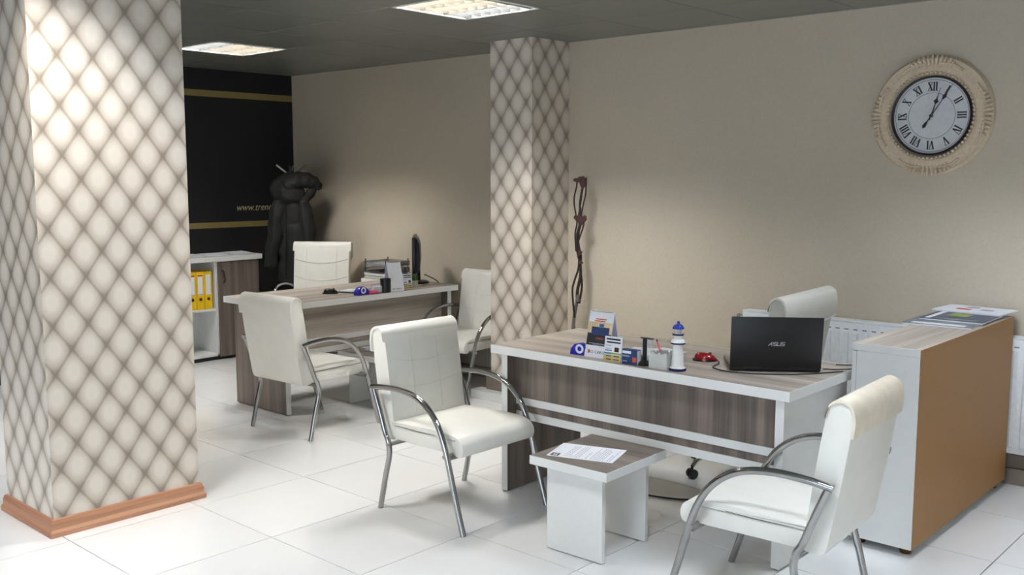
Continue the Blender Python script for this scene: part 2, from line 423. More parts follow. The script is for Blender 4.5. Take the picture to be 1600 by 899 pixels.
# ------------------------------------------------------------------ visitor chairs
def visitor_chair(name, label, loc, rz, aged=False):
    t = thing(name, label, 'chair', loc, rz, 'white visitor chairs with chrome arms')
    front = spline([(.278, 0), (.223, .175), (.178, .335), (.147, .42), (.107, .488), (.045, .545), (-.031, .580), (-.14, .595), (-.255, .590), (-.335, .579)], 5)
    rear = spline([(-.318, .574), (-.276, .471), (-.241, .377), (-.219, .335), (-.213, .27), (-.242, .165), (-.283, 0)], 5)
    for s_ in (-1, 1):
        f = MB().tube([(p.x, s_ * .28, p.y) for p in front], .0138, 12).ob('arm_and_front_leg', 'chrome', t)
        MB().tube([(p.x, s_ * .28, p.y) for p in rear], .0135, 12, flat=1.).ob('rear_leg', 'chrome', t)
        MB().tube([(.168, s_ * .235, .338), (.168, s_ * .292, .338)], .009, 10).ob('bolt', 'steel', f)
        MB().tube([(-.214, s_ * .235, .322), (-.214, s_ * .292, .322)], .009, 10).ob('bolt', 'steel', f)
    MB().tube([(.168, -.27, .325), (.168, .27, .325)], .010, 8).ob('cross_bar', 'steel', t)
    MB().tube([(-.214, -.27, .322), (-.214, .27, .322)], .010, 8).ob('cross_bar', 'steel', t)
    # backrest body
    out = spline([(-.222, .345), (-.232, .43), (-.256, .62), (-.283, .79), (-.300, .838), (-.333, .856), (-.366, .838), (-.374, .79), (-.352, .62), (-.318, .43), (-.296, .336), (-.25, .33)], 3, True)
    bk = MB().prism([(p.x, p.y) for p in out], 1, -.238, .238, .005, 2).ob('backrest', 'leather', t)
    # stitched front panel, seams
    def fr(z): return (-.232 - (z - .43) * .126 if z < .62 else -.256 - (z - .62) * .159) + .0006
    sm = MB()
    for v in (-.085, .085):
        sm.tube([(fr(z), v, z) for z in [.44 + .035 * i for i in range(11)]], .0014, 5)
    for z, dz in ((.575, .012), (.70, .016)):
        sm.tube([(fr(z - dz + 2 * dz * (v / .22) ** 2), v, z - dz + 2 * dz * (v / .22) ** 2) for v in [-.22 + .04 * i for i in range(12)]], .0011, 5)
    sm.ob('stitching', 'leather_seam', bk)
    # roll that wraps over the top and hangs down behind
    o = spline([(-.2835, .795), (-.289, .815), (-.299, .845), (-.333, .866), (-.372, .848), (-.386, .80), (-.381, .74)], 4)
    i_ = spline([(-.370, .742), (-.374, .79), (-.364, .838), (-.333, .853), (-.303, .838), (-.292, .812), (-.287, .795)], 4)
    MB().prism([(p.x, p.y) for p in o + i_], 1, -.248, .248, .003, 2).ob('top_roll', 'leather_aged' if aged else 'leather', t)
    # seat
    st = MB().box(-.245, .184, -.235, .235, .335, .402, .008, 2).ob('seat_base', 'leather', t)
    so = spline([(-.240, .412), (-.232, .420), (-.10, .425), (.06, .431), (.17, .426), (.222, .403), (.237, .368), (.226, .336), (.200, .331)], 4)
    so = [(p.x, p.y) for p in so] + [(.187, .334), (.186, .4045), (-.24, .4045)]
    sc = MB().prism(so, 1, -.24, .24, .004, 2).ob('seat_cushion', 'leather', t)
    for s_ in (-1, 1): MB().tube(spline([(-.235, s_ * .237, .407), (-.05, s_ * .239, .404), (.1, s_ * .238, .410), (.184, s_ * .237, .404)], 4), .0018, 5).ob('seam', 'seam_dark', sc)
    return t
visitor_chair('visitor_chair', 'white leatherette chair with chrome arms facing right, between the papered columns', (-3.20, 3.19, 0), -.3)
visitor_chair('visitor_chair', 'white leatherette chair seen from behind, in front of the far desk', (-4.985, 3.652, 0), 93.5)
visitor_chair('visitor_chair', 'white leatherette chair partly hidden behind the far column, beside the far desk', (-5.00, 4.96, 0), -86.5)
visitor_chair('visitor_chair', 'white chair with worn yellowed top roll nearest the camera, seen from behind at lower right', (-1.618, 3.19, 0), 183.5, True)

# ------------------------------------------------------------------ desks
def desk(name, label, loc, rz, pgrain, rightwhite):
    t = thing(name, label, 'desk', loc, rz)
    MB().box(-.795, .795, -.35, .35, .704, .745, .0015, 1, 0, 1).ob('desk_top', ['melamine', 'oak_x_lit'], t)
    for s_ in (-1, 1):
        x0, x1 = (s_ * .755, s_ * .755 - s_ * .036); x0, x1 = min(x0, x1), max(x0, x1)
        leg = MB().box(x0, x1, -.31, .28, .006, .704, .0012, 1).ob('side_panel', 'melamine' if (s_ > 0 and rightwhite) else 'oak_z_shaded', t)
        MB().box(x0 - .0005, x1 + .0005, -.3115, -.309, .006, .704).ob('edge_band', 'melamine', leg)
        g = MB()
        for yy in (-.29, .26): g.lathe([(.012, 0), (.012, .006), (0, .006)], 10, c=((x0 + x1) / 2, yy, 0))
        g.ob('glide', 'black_plastic', leg)
    mp = MB().box(-.719, .719, -.24, -.222, .372, .704).ob('modesty_panel', 'oak_z_shaded' if pgrain == 'z' else 'oak_x_lit', t)
    for z0, z1 in ((.441, .477), (.368, .406)):
        MB().box(-.719, .719, -.246, -.220, z0, z1, .001).ob('white_rail', 'melamine', mp)
    return t
desk('desk', 'wood and white desk with the open laptop and lighthouse', (-2.475, 3.80, 0), 0, 'z', True)
desk('desk', 'wood and white desk with the monitor, near the black wall', (-5.61, 4.40, 0), 90, 'x', False)

# ------------------------------------------------------------------ coffee tables
def low_table(label, loc, rz, w, d, zt, panels_x):
    t = thing('coffee_table', label, 'table', loc, rz, 'low square side tables between the visitor chairs')
    MB().box(-w / 2, w / 2, -d / 2, d / 2, zt - .038, zt, .0015, 1, 0, 1).ob('table_top', ['melamine', 'oak_table'], t)
    for s_ in (-1, 1):
        yy = s_ * (d / 2 - .062)
        MB().box(-w / 2 + .055, w / 2 - .055, yy - .011, yy + .011, .004, zt - .038, .001).ob('leg_panel', 'melamine', t)
    return t
low_table('low wooden topped table with a printed letter, at the front desk', (-2.432, 3.232, 0), 1.5, .395, .445, .407, 0)
low_table('low wooden topped table with lilac papers, in front of the far desk', (-5.11, 4.33, 0), 90, .46, .46, .372, 0)

# ------------------------------------------------------------------ cabinet beside the front desk
t = thing('low_cabinet', 'low white cabinet with brown hardboard back beside the front desk', 'cabinet', (-1.517, 4.615, 0), 0)
hx, hy = .143, .643
MB().box(-hx, hx - .003, -hy, hy, .845, .876, .001, 1, 0, 1).ob('cabinet_top', ['melamine', 'oak_y_lit'], t)
b = MB(); b.box(-hx + .022, hx - .003, -hy, -hy + .018, .035, .845, .001); b.box(-hx + .022, hx - .003, hy - .018, hy, .035, .845, .001); b.box(-hx + .022, hx - .003, -hy + .018, hy - .018, .035, .053)
b.ob('carcass', 'melamine', t)
MB().box(hx - .003, hx, -hy + .003, hy - .003, .037, .875, 0).ob('back_panel', 'hardboard', t)
for s_ in (-1, 1):
    y0, y1 = (-hy, -.002) if s_ < 0 else (.002, hy)
    dr = MB().box(-hx + .002, -hx + .020, y0, y1, .037, .842, .001).ob('door', 'melamine', t)
    MB().tube([(-hx - .012, s_ * .03, .45), (-hx - .012, s_ * .03, .58)], .005, 8).tube([(-hx + .002, s_ * .03, .455), (-hx - .012, s_ * .03, .455)], .004, 6).tube([(-hx + .002, s_ * .03, .575), (-hx - .012, s_ * .03, .575)], .004, 6).ob('handle', 'steel', dr)
for sx in (-1, 1):
    for sy in (-1, 1):
        MB().lathe([(.022, 0), (.026, .012), (.020, .035), (0, .035)], 14, c=(sx * (hx - .045), sy * (hy - .06), 0)).ob('foot', 'brass_dark', t)
MB().tube([(-.02, -hy - .0015, .49), (-.02, -hy + .002, .49)], .007, 10).ob('cam_cap', 'dark_grey', t)
# magazines on it
def magazine(label, loc, rz, w, d, h, mat, printed):
    t = thing('magazine', label, 'magazine', loc, rz, 'magazines on the low cabinet')
    pb = MB().box(-w / 2, w / 2, -d / 2, d / 2, 0, h * .8, .0006).ob('pages', 'paper', t)
    MB().box(-w / 2 - .001, w / 2 + .001, -d / 2 - .001, d / 2 + .001, h * .8, h, .0005).ob('cover', mat, t)
    for (x0, x1, y0, y1, m) in printed:
        MB().box(x0, x1, y0, y1, h, h + .0006).ob('cover_print', m, t)
    return t
magazine('grey bound magazine at the bottom of the stack on the low cabinet', (-1.556, 4.80, .876), 3, .31, .30, .008, 'mag_grey', [(-.12, .12, -.14, -.09, 'paper')])
magazine('magazine with dark blue scenic cover in the middle of the stack', (-1.535, 4.96, .884), 1, .29, .33, .008, 'mag_dark', [(-.125, -.10, -.15, .15, 'paper'), (-.06, .03, -.02, .09, 'print_green'), (-.08, .11, -.15, -.11, 'mag_grey')])
magazine('white magazine with small pictures on top of the stack by the wall', (-1.545, 5.20, .8925), -4, .33, .25, .008, 'paper', [(-.08, -.01, -.05, .0, 'print_red'), (.03, .09, -.02, .02, 'print_grey'), (-.06, .0, .04, .08, 'print_grey')])

# ------------------------------------------------------------------ radiator
t = thing('radiator', 'white ribbed panel radiator on the beige wall behind the desk chair', 'radiator', (-1.85, 5.27, .17), 0)
L_ = 2.08; rb = MB().box(-L_ / 2, L_ / 2, 0, .012, 0, .585, .004, 2).ob('front_panel', 'radiator_white', t)
nrib = 40
for k in range(nrib):
    x = -L_ / 2 + .03 + (L_ - .06) * k / (nrib - 1)
    MB().prism([(x - .016, 0), (x - .010, -.007), (x + .010, -.007), (x + .016, 0)], 2, .035, .53, .002, 1).ob('rib', 'radiator_white', rb)
    MB().box(x - .012, x + .012, -.0015, .001, .545, .551).ob('slot', 'slot_dark', rb)
MB().box(-L_ / 2, L_ / 2, 0, .075, .585, .598, .003).ob('top_grille', 'radiator_white', t)
MB().box(-L_ / 2, -L_ / 2 + .004, .01, .075, .01, .59).box(L_ / 2 - .004, L_ / 2, .01, .075, .01, .59).ob('side_cover', 'radiator_white', t)
MB().box(-L_ / 2 + .2, -L_ / 2 + .25, .07, .086, .1, .5).box(L_ / 2 - .25, L_ / 2 - .2, .07, .086, .1, .5).ob('bracket', 'radiator_white', t)
MB().tube([(-L_ / 2 - .035, .035, .55), (-L_ / 2, .035, .55)], .012, 8).sphere((-L_ / 2 - .04, .035, .55), .018, 10).ob('bleed_valve', 'steel', t)

# ------------------------------------------------------------------ wall clock
t = thing('wall_clock', 'round ornate cream wall clock with roman numerals on the beige wall', 'clock', (-1.857, YB - .0, 1.888), 0)
RX = rotm('X', 90)   # local z -> -y (towards the room)
ring = MB().lathe([(.205, 0), (.222, .030), (.236, .036), (.262, .034), (.285, .026), (.302, .030), (.312, .018), (.314, 0)], 72, xf=RX).ob('frame', 'clock_cream', t)
MB().lathe([(.197, .0), (.198, .030), (.203, .033), (.206, .030), (.207, 0)], 64, xf=RX).ob('bezel', 'clock_dark', t)
bd = MB()
for k in range(64):
    a = 2 * pi * k / 64; bd.sphere((.222 * cos(a), -.040, .222 * sin(a)), .0085, 6, sc=(1, 1, 1))
bd = bd.ob('bead_ring', 'clock_cream', t)
fc = MB().lathe([(0, .012), (.198, .012), (.198, .0)], 64, xf=RX).ob('dial', 'clock_face', t)
rr = MB()
for r_ in (.120, .188): rr.tube([(r_ * cos(2 * pi * k / 64), -.0125, r_ * sin(2 * pi * k / 64)) for k in range(65)], .0011, 4, cap=False)
rr.ob('dial_ring', 'slot_dark', fc)
for k in range(4):     # acanthus carving at the four sides
    base = pi / 2 * k + pi / 2
    o = MB()
    for j in range(-5, 6):
        a = base + j * .072; ln_ = .040 - .0022 * abs(j)
        p0 = Vector((.276 * cos(a), -.030, .276 * sin(a))); sw = j * .06
        p1 = p0 + Vector((cos(a + sw), -.18, sin(a + sw))) * ln_
        o.tube([p0 - Vector((cos(a), 0, sin(a))) * .022, p0, (p0 + p1) / 2 + Vector((0, -.006, 0)), p1], [.004, .009, .010, .005], 6)
    for s_ in (-1, 1):
        o.tube([((.262 + .016 * sin(q * 4)) * cos(base + s_ * q), -.036, (.262 + .016 * sin(q * 4)) * sin(base + s_ * q)) for q in [i * .05 for i in range(3, 13)]], .0065, 6)
    o.ob('carving', 'clock_cream', t)
def strokes(mb, segs, a, rc):
    """segs: (x0,y0,x1,y1,width) in numeral space; placed upright towards the rim at angle a."""
    ex = Vector((sin(a), 0, -cos(a))); ey = Vector((cos(a), 0, sin(a)))
    c = ey * rc
    for x0, y0, x1, y1, w in segs:
        A = c + ex * x0 + ey * y0; B = c + ex * x1 + ey * y1; n = (B - A).normalized(); sd = Vector((n.z, 0, -n.x)) * w / 2
        ps = [A - sd, A + sd, B + sd, B - sd]
        mb.loft([[(p.x, -.0122, p.z) for p in ps], [(p.x, -.0135, p.z) for p in ps]])
hN, TK, TN = .022, .0075, .003
def numeral(sx):
    out = []; x = 0; ws = {'I': .013, 'V': .026, 'X': .026}
    tot = sum(ws[c] for c in sx); x = -tot / 2
    for c in sx:
        w = ws[c]; m_ = x + w / 2
        if c == 'I': out += [(m_, -hN, m_, hN, TK)]
        if c == 'V': out += [(x + .003, hN, m_, -hN, TK), (x + w - .003, hN, m_, -hN, TN)]
        if c == 'X': out += [(x + .003, hN, x + w - .003, -hN, TK), (x + w - .003, hN, x + .003, -hN, TN)]
        for yy in (-hN, hN): 
            if not (c == 'V' and yy < 0): out.append((x + .001, yy, x + w - .001, yy, .0022))
        x += w
    return out
for k, nm in enumerate(['XII', 'I', 'II', 'III', 'IV', 'V', 'VI', 'VII', 'VIII', 'IX', 'X', 'XI']):
    mb = MB(); strokes(mb, numeral(nm), pi / 2 - 2 * pi * k / 12, .153); mb.ob('numeral', 'clock_dark', fc, smooth=False)
def hand(name, deg, ln_, w, tail, z):
    a = pi / 2 - R(deg); d = Vector((cos(a), 0, sin(a))); n = Vector((-d.z, 0, d.x))
    mb = MB()
    def poly(ps): mb.loft([[(p.x, -z, p.z) for p in ps], [(p.x, -z - .0015, p.z) for p in ps]])
    poly([d * -tail - n * w * .5, d * -tail + n * w * .5, d * ln_ + n * .0008, d * ln_ - n * .0008])
    poly([d * (ln_ * .50) + n * .001, d * (ln_ * .62) + n * w * 1.9, d * (ln_ * .74) + n * .001, d * (ln_ * .74) - n * .001, d * (ln_ * .62) - n * w * 1.9, d * (ln_ * .50) - n * .001])
    if tail: poly([d * -tail * .6 - n * w, d * -tail * .6 + n * w, d * -tail * 1.05 + n * w * 1.6, d * -tail * 1.25, d * -tail * 1.05 - n * w * 1.6])
    mb.lathe([(.009, 0), (.009, .003), (0, .004)], 14, xf=T((0, -z + .001, 0)) @ RX)
    mb.ob(name, 'clock_dark', t, smooth=False)
hand('hour_hand', 16, .125, .007, 0, .017); hand('minute_hand', 33, .190, .0055, .062, .020); hand('second_hand', 17, .150, .0016, .02, .023)

# ------------------------------------------------------------------ cabinet by the black wall, with binders
t = thing('storage_cabinet', 'half open wood and white cabinet with binders against the black wall', 'cabinet', (-7.535, 4.32, 0), 0)
# local x: 0 = centre of the depth; front at +.155
MB().box(-.145, .185, -.52, .525, .847, .892, .0015).ob('cabinet_top', 'melamine', t)
b = MB()
for y0, y1 in ((-.51, -.492), (.075, .097), (.472, .490)): b.box(-.145, .153, y0, y1, .035, .847, .001)
b.box(-.145, .153, -.492, .472, .035, .057, .001); b.box(-.145, -.139, -.51, .49, .035, .847)
b.ob('carcass', 'melamine', t)
MB().box(-.139, .150, -.492, .075, .428, .447, .001).ob('shelf', 'melamine', t)
MB().box(-.14, .13, -.50, .48, 0, .035).ob('plinth', 'black_plastic', t)
dr = MB().box(.153, .171, .097, .492, .030, .842, .001).ob('door', 'oak_z_shaded', t)
MB().tube(spline([(.171, .135, .77), (.195, .137, .755), (.189, .142, .72), (.195, .147, .685), (.171, .145, .665)], 4), .006, 8).ob('handle', 'brass_dark', dr)
BN = ['yellow lever arch binder standing next to the wooden cabinet door', 'yellow lever arch binder in the middle of the three', 'yellow lever arch binder nearest the papered column']
for k in range(4):
    yy = 4.3355 - .0735 * k
    bt = thing('binder', BN[k] if k < 3 else 'yellow lever arch binder almost hidden behind the papered column', 'binder', (-7.53, yy, .447), 0, 'yellow binders on the cabinet shelf')
    MB().box(-.13, .135, -.0355, .0355, 0, .322, .002).ob('spine', 'binder_yellow', bt)
    lb_ = MB().box(.135, .1356, -.022, .022, .125, .295).ob('spine_label', 'paper', bt)
    if k: MB().box(.1356, .1362, -.022, .022, .283, .295).ob('label_print', 'print_red', lb_); MB().box(.1356, .1362, -.02, .02, .128, .132).ob('label_print', 'print_red', lb_)
    MB().lathe([(.0135, .0), (.0135, .003), (.010, .003), (.010, .0006), (0, .0006)], 14, xf=T((.135, 0, .088)) @ rotm('Y', 90)).ob('finger_hole', 'brass_dark', bt)
for k, (x, y, rz) in enumerate([(-7.52, 4.19, 4), (-7.50, 4.43, -4), (-7.53, 4.67, 5)]):
    tag(MB().prism([(-.15, 0), (-.02, .012), (.15, .003), (.15, .006), (-.02, .018), (-.15, .003)], 1, -.105, .105).ob('paper_sheaf', 'paper', None, (x, y, .893), (0, 0, R(rz))), ['creased sheet of paper on the cabinet nearest the column', 'creased sheet of paper in the middle of the cabinet top', 'creased sheet of paper at the free end of the cabinet top'][k], 'paper', 'loose papers on the storage cabinet')

# ------------------------------------------------------------------ coat stand and coat
SX, SY = -7.22, 5.08
t = thing('coat_stand', 'metal coat stand with angled hooks in the black corner', 'coat stand', (SX, SY, 0), 0)
MB().lathe([(.16, 0), (.165, .012), (.05, .03), (.02, .05), (0, .05)], 28).ob('base', 'black_plastic', t)
MB().tube([(0, 0, .04), (0, 0, 1.61)], .013, 10).ob('pole', 'black_plastic', t)
for k in range(4):
    a = R(48 + 90 * k); d = Vector((cos(a), sin(a), 0))
    h_ = MB().tube([d * .008 + Vector((0, 0, 1.57)), d * .115 + Vector((0, 0, 1.655))], .0085, 8).ob('hook', 'steel', t)
    MB().sphere(d * .12 + Vector((0, 0, 1.659)), .011, 8).ob('hook_cap', 'black_plastic' if k % 2 else 'steel', h_)
t = thing('coat', 'dark grey hooded winter coat hanging on the coat stand', 'coat', (SX, SY, 0), 0)
U = Vector((.741, .671, 0)); V = Vector((.671, -.741, 0))   # across / towards the room's middle
def ringp(cu, cv, z, ru, rv, n=28, fold=.0, fs=7, ph=0., wob=0.):
    out = []
    for k in range(n):
        a = 2 * pi * k / n; f = 1 + fold * sin(fs * a + ph) + fold * .6 * sin((fs * 1.7) * a + ph * 2)
        p = U * (cu + ru * cos(a) * f) + V * (cv + rv * sin(a) * f); out.append((p.x, p.y, z + wob * sin(3 * a + ph)))
    return out
def cloth(name, rows, mat, fold=.05, fs=7):
    seed = len(rows) * 3.7 + rows[0][0] * 40
    sp = spline([Vector((r[0], r[1], r[2])) for r in rows], 7); sr = spline([Vector((r[3], r[4], 0)) for r in rows], 7)
    rings = [ringp(sp[i].x, sp[i].y, sp[i].z, max(.006, sr[i].x), max(.006, sr[i].y), 30, fold * min(1, i / 4), fs, .35 * sin(i * .5)) for i in range(len(sp))]
    out = []
    for ri, ring in enumerate(rings):
        c = sum((Vector(p) for p in ring), Vector()) / len(ring); row = []
        for p in ring:
            p = Vector(p); k = .020 * noise.noise(p * 9 + Vector((seed, 0, 0))) + .009 * noise.noise(p * 26)
            d = p - c; d.z = 0
            row.append(tuple(p + d.normalized() * k * min(1, ri / 3) if d.length > 1e-4 else p))
        out.append(row)
    return MB().loft(out).ob(name, mat, t, ang=80)
cloth('coat_body', [(.0, .03, 1.42, .06, .05), (.01, .04, 1.34, .115, .075), (.02, .05, 1.24, .145, .085), (.03, .05, 1.05, .150, .085), (.03, .045, .85, .155, .085), (.02, .04, .70, .150, .08), (.02, .04, .64, .14, .075)], 'coat_cloth', .06, 6)
cloth('sleeve', [(-.095, .09, 1.36, .04, .04), (-.115, .10, 1.25, .062, .058), (-.135, .10, 1.05, .064, .055), (-.165, .10, .87, .060, .05), (-.185, .10, .775, .052, .045)], 'coat_cloth', .05, 5)
cloth('sleeve', [(.115, .08, 1.36, .04, .04), (.135, .085, 1.25, .058, .055), (.155, .08, 1.02, .060, .055), (.165, .075, .84, .054, .05), (.17, .07, .74, .048, .045)], 'coat_cloth', .05, 5)
cloth('hood', [(.0, .02, 1.612, .015, .015), (-.015, .03, 1.582, .055, .045), (-.035, .04, 1.52, .105, .078), (-.03, .05, 1.44, .142, .100), (-.01, .05, 1.37, .136, .095), (.0, .045, 1.325, .105, .07)], 'coat_cloth', .06, 5)
br = [U * a + V * b + Vector((0, 0, c)) for a, b, c in spline([(-.02, .05, 1.47), (.06, .06, 1.525), (.14, .06, 1.53), (.20, .055, 1.51), (.245, .05, 1.475), (.262, .05, 1.45)], 5)]
nb_ = len(br)
hb = MB().tube(br, [.085 * (1 - (i / nb_) ** 2.2) + .012 + .006 * sin(i * 1.3) for i in range(nb_)], 16, flat=.8).ob('hood_brim', 'coat_cloth', t, ang=80)
lp_ = [U * a + V * b + Vector((0, 0, c)) for a, b, c in spline([(.20, .05, 1.50), (.19, .06, 1.44), (.15, .07, 1.38), (.10, .07, 1.335)], 5)]
MB().tube(lp_, [.045 - .0008 * i + .004 * sin(i * 1.1) for i in range(len(lp_))], 12, flat=.9).ob('hood_lapel', 'coat_cloth', t, ang=80)
MB().tube([(p[0], p[1], p[2]) for p in [tuple(U * -.025 + V * .142 + Vector((0, 0, 1.33))), tuple(U * -.03 + V * .150 + Vector((0, 0, 1.1))), tuple(U * -.04 + V * .142 + Vector((0, 0, .7)))]], .006, 6).ob('zip', 'coat_dark', t)

# ------------------------------------------------------------------ office chairs
def office_chair(label, loc, rz, lean=0., tall=0.):
    t = thing('office_chair', label, 'chair', loc, rz, 'white swivel chairs behind the desks')
    st = MB()
    for k in range(5):
        a = 2 * pi * k / 5 + R(69); d = Vector((cos(a), sin(a), 0))
        lg = MB().tube(spline([d * .03 + Vector((0, 0, .15)), d * .14 + Vector((0, 0, .135)), d * .27 + Vector((0, 0, .105)), d * .317 + Vector((0, 0, .065))], 4), [.022] * 5 + [.017] * 4 + [.013] * 4, 10, flat=.8).ob('base_leg', 'chrome', t)
        n = Vector((-d.y, d.x, 0)); c = d * .32
        w = MB()
        for s_ in (-1, 1):
            w.lathe([(0, -.009), (.024, -.009), (.026, 0), (.024, .009), (0, .009)], 16, xf=T(c + n * .014 * s_ + Vector((0, 0, .026))) @ Matrix.Rotation(a, 4, 'Z') @ rotm('X', 90))
        w.tube([c + Vector((0, 0, .03)), c + Vector((0, 0, .07))], .007, 8)
        w.ob('caster', 'black_plastic', lg)
    MB().tube([(0, 0, .12), (0, 0, .40)], .026, 14).ob('gas_column', 'black_plastic', t)
    MB().box(-.11, .11, -.09, .09, .385, .42, .008).ob('mechanism', 'black_plastic', t)
    so = spline([(-.24, .425), (-.245, .47), (-.20, .492), (0, .50), (.18, .498), (.245, .475), (.262, .44), (.235, .418), (0, .415)], 3, True)
    MB().prism([(p.x, p.y) for p in so], 1, -.245, .245, .018, 3).ob('seat_cushion', 'leather', t)
    X = Matrix.Rotation(lean, 4, 'X'); h = tall
    piv = T((0, 0, .5)) @ X @ T((0, 0, -.5))
    out = spline([(-.215, .49), (-.225, .58), (-.255, .78), (-.285, .96 + h), (-.300, 1.005 + h), (-.335, 1.022 + h), (-.368, 1.004 + h), (-.376, .95 + h), (-.345, .76), (-.305, .57), (-.29, .49), (-.25, .478)], 3, True)
    bk = MB().prism([(p.x, p.y) for p in out], 1, -.24, .24, .012, 3, xf=piv).ob('backrest', 'leather', t)
    sm = MB()
    for z, dz in ((.70, .022), (.86 + h * .5, .022)):
        fx = -.225 - (z - .58) * .155 + .004
        sm.tube(spline([(fx - .004 * (1 if i in (0, 4) else 0), v, z + dz * (v / .22) ** 2 * 1.6 - dz) for i, v in enumerate((-.225, -.12, 0, .12, .225))], 4), .0035, 6, xf=piv)
    for v in (-.13, .13): sm.tube(spline([(-.226, v, .60), (-.254, v, .78), (-.283, v, .95)], 4), .0018, 5, xf=piv)
    sm.ob('stitching', 'leather_seam', bk)
    o = spline([(-.2835, .955 + h), (-.289, .978 + h), (-.298, 1.012 + h), (-.335, 1.032 + h), (-.376, 1.014 + h), (-.389, .955 + h), (-.380, .885 + h)], 4)
    i_ = spline([(-.367, .888 + h), (-.376, .95 + h), (-.366, 1.0 + h), (-.335, 1.018 + h), (-.303, 1.0 + h), (-.293, .975 + h), (-.287, .955 + h)], 4)
    tr = MB().prism([(p.x, p.y) for p in o + i_], 1, -.25, .25, .004, 2, xf=piv).ob('top_roll', 'leather', t)
    sw = MB().tube(spline([(-.380, -.245, .885 + h), (-.371, -.1, .862 + h), (-.368, 0, .858 + h), (-.371, .1, .862 + h), (-.380, .245, .885 + h)], 5), .004, 6, xf=piv).ob('piping', 'leather', tr)
    MB().box(-.30, -.10, -.03, .03, .405, .418, .002).tube(spline([(-.20, 0, .41), (-.30, 0, .42), (-.335, 0, .50), (-.355, 0, .62)], 4), .018, 8, flat=.5).ob('back_bracket', 'black_plastic', t)
    for s_ in (-1, 1):
        MB().tube(spline([(.10, s_ * .26, .43), (.16, s_ * .285, .52), (.16, s_ * .29, .62), (.10, s_ * .29, .665), (-.10, s_ * .288, .668), (-.22, s_ * .27, .65), (-.26, s_ * .245, .63)], 5), .0125, 10).ob('armrest', 'chrome', t)
        MB().tube([(.10, s_ * .18, .425), (.10, s_ * .265, .43)], .010, 8).ob('arm_mount', 'chrome', t)
    return t
office_chair('white swivel chair turned sideways behind the open laptop', (-2.49, 4.59, 0), 176, R(-2.5), -.03)
office_chair('white high backed swivel chair behind the far desk', (-6.617, 4.858, 0), -50, 0, -.025)

# ------------------------------------------------------------------ things on the front desk
DZ = .745
# laptop
lp = thing('laptop', 'open black laptop seen from behind its lid, on the front desk', 'laptop', (-1.907, 3.771, DZ), 35.7)
MB().box(-.19, .19, .005, .255, .003, .022, .004, 2).ob('base', 'black_plastic', lp)
MB().box(-.165, .165, .07, .17, .022, .0235).ob('keyboard', 'dark_grey', lp)
MB().box(-.186, .186, .010, .250, .022, .0226).ob('palm_rest', 'steel', lp)
lid = MB().box(-.19, .19, -.004, .004, 0, .228, .0035, 2).ob('lid', 'laptop_black', lp, (0, .002, .014), (R(8), 0, 0))
MB().box(-.172, .172, .0041, .0048, .022, .214).ob('display', 'screen', lid)
MB().tube([(-.13, 0, .002), (-.06, 0, .002)], .007, 8).tube([(.06, 0, .002), (.13, 0, .002)], .007, 8).ob('hinge', 'black_plastic', lid)
lg = MB()
def seg2(mb, pts, w, sx, sz, ox, oz):
    for (a, b), (c, d) in zip(pts, pts[1:]):
        A = Vector((ox + a * sx + b * sx * .25, 0, oz + b * sz)); B = Vector((ox + c * sx + d * sx * .25, 0, oz + d * sz))
        n = (B - A).normalized(); sd = Vector((n.z, 0, -n.x)) * w / 2; A = A - n * w * .4; B = B + n * w * .4
        ps = [A - sd, A + sd, B + sd, B - sd]; mb.loft([[(p.x, -.0041, p.z) for p in ps], [(p.x, -.0048, p.z) for p in ps]])
for k, pts in enumerate([[[(-.25, 0), (.75, 1), (.8, 0)], [(.25, .42), (.75, .42)]], [[(1, 1), (.0, 1), (.0, .5), (1, .5), (1, 0), (0, 0)]], [[(0, 1), (0, 0), (1, 0), (1, 1)]], [[(1, 1), (.0, 1), (.0, .5), (1, .5), (1, 0), (0, 0)]]]):
    for p in pts: seg2(lg, p, .0024, .0125, .0145, -.030 + k * .0165, .104)
lg.ob('logo', 'logo_silver', lid, smooth=False)
# red mouse
def mouse(label, loc, rz, mats):
    m = thing('computer_mouse', label, 'mouse', loc, rz)
    def dome(sc, z0):
        rings = []
        for i in range(7):
            a = i / 6 * pi / 2; rings.append([(sc * .052 * cos(a) ** .7 * cos(q) * (1 + .08 * cos(q)), sc * .030 * cos(a) ** .7 * sin(q) * (1 - .18 * cos(2 * q) * .5), z0 + .034 * sc * sin(a) * (1 - .25 * cos(q) * cos(a))) for q in [2 * pi * k / 20 for k in range(20)]])
        return rings
    MB().loft(dome(1.0, .003)[:6] + [dome(1., .003)[6]]).ob('shell', mats[0], m, ang=80)
    MB().loft([[(.054 * cos(q), .032 * sin(q), z) for q in [2 * pi * k / 20 for k in range(20)]] for z in (0, .010)]).ob('base', mats[1], m)
    MB().tube([(.024, -.004, .0335), (.024, .004, .0335)], .007, 10).ob('wheel', 'black_plastic', m)
    return m
mouse('red and black computer mouse between lighthouse and laptop', (-2.262, 3.79, DZ), 22, ['mouse_red', 'black_plastic'])
tag(MB().tube(spline([(-2.212, 3.808, DZ + .012), (-2.175, 3.77, DZ + .004), (-2.16, 3.71, DZ + .004), (-2.14, 3.66, DZ + .004), (-2.06, 3.63, DZ + .004), (-1.95, 3.66, DZ + .004), (-1.86, 3.72, DZ + .004), (-1.78, 3.80, DZ + .004), (-1.715, 3.91, DZ + .004), (-1.69, 3.96, DZ + .004)], 6), .0026, 6).ob('cable', 'cable_black'), 'thin black cable lying in front of the laptop', 'cable', 'cables on the front desk')
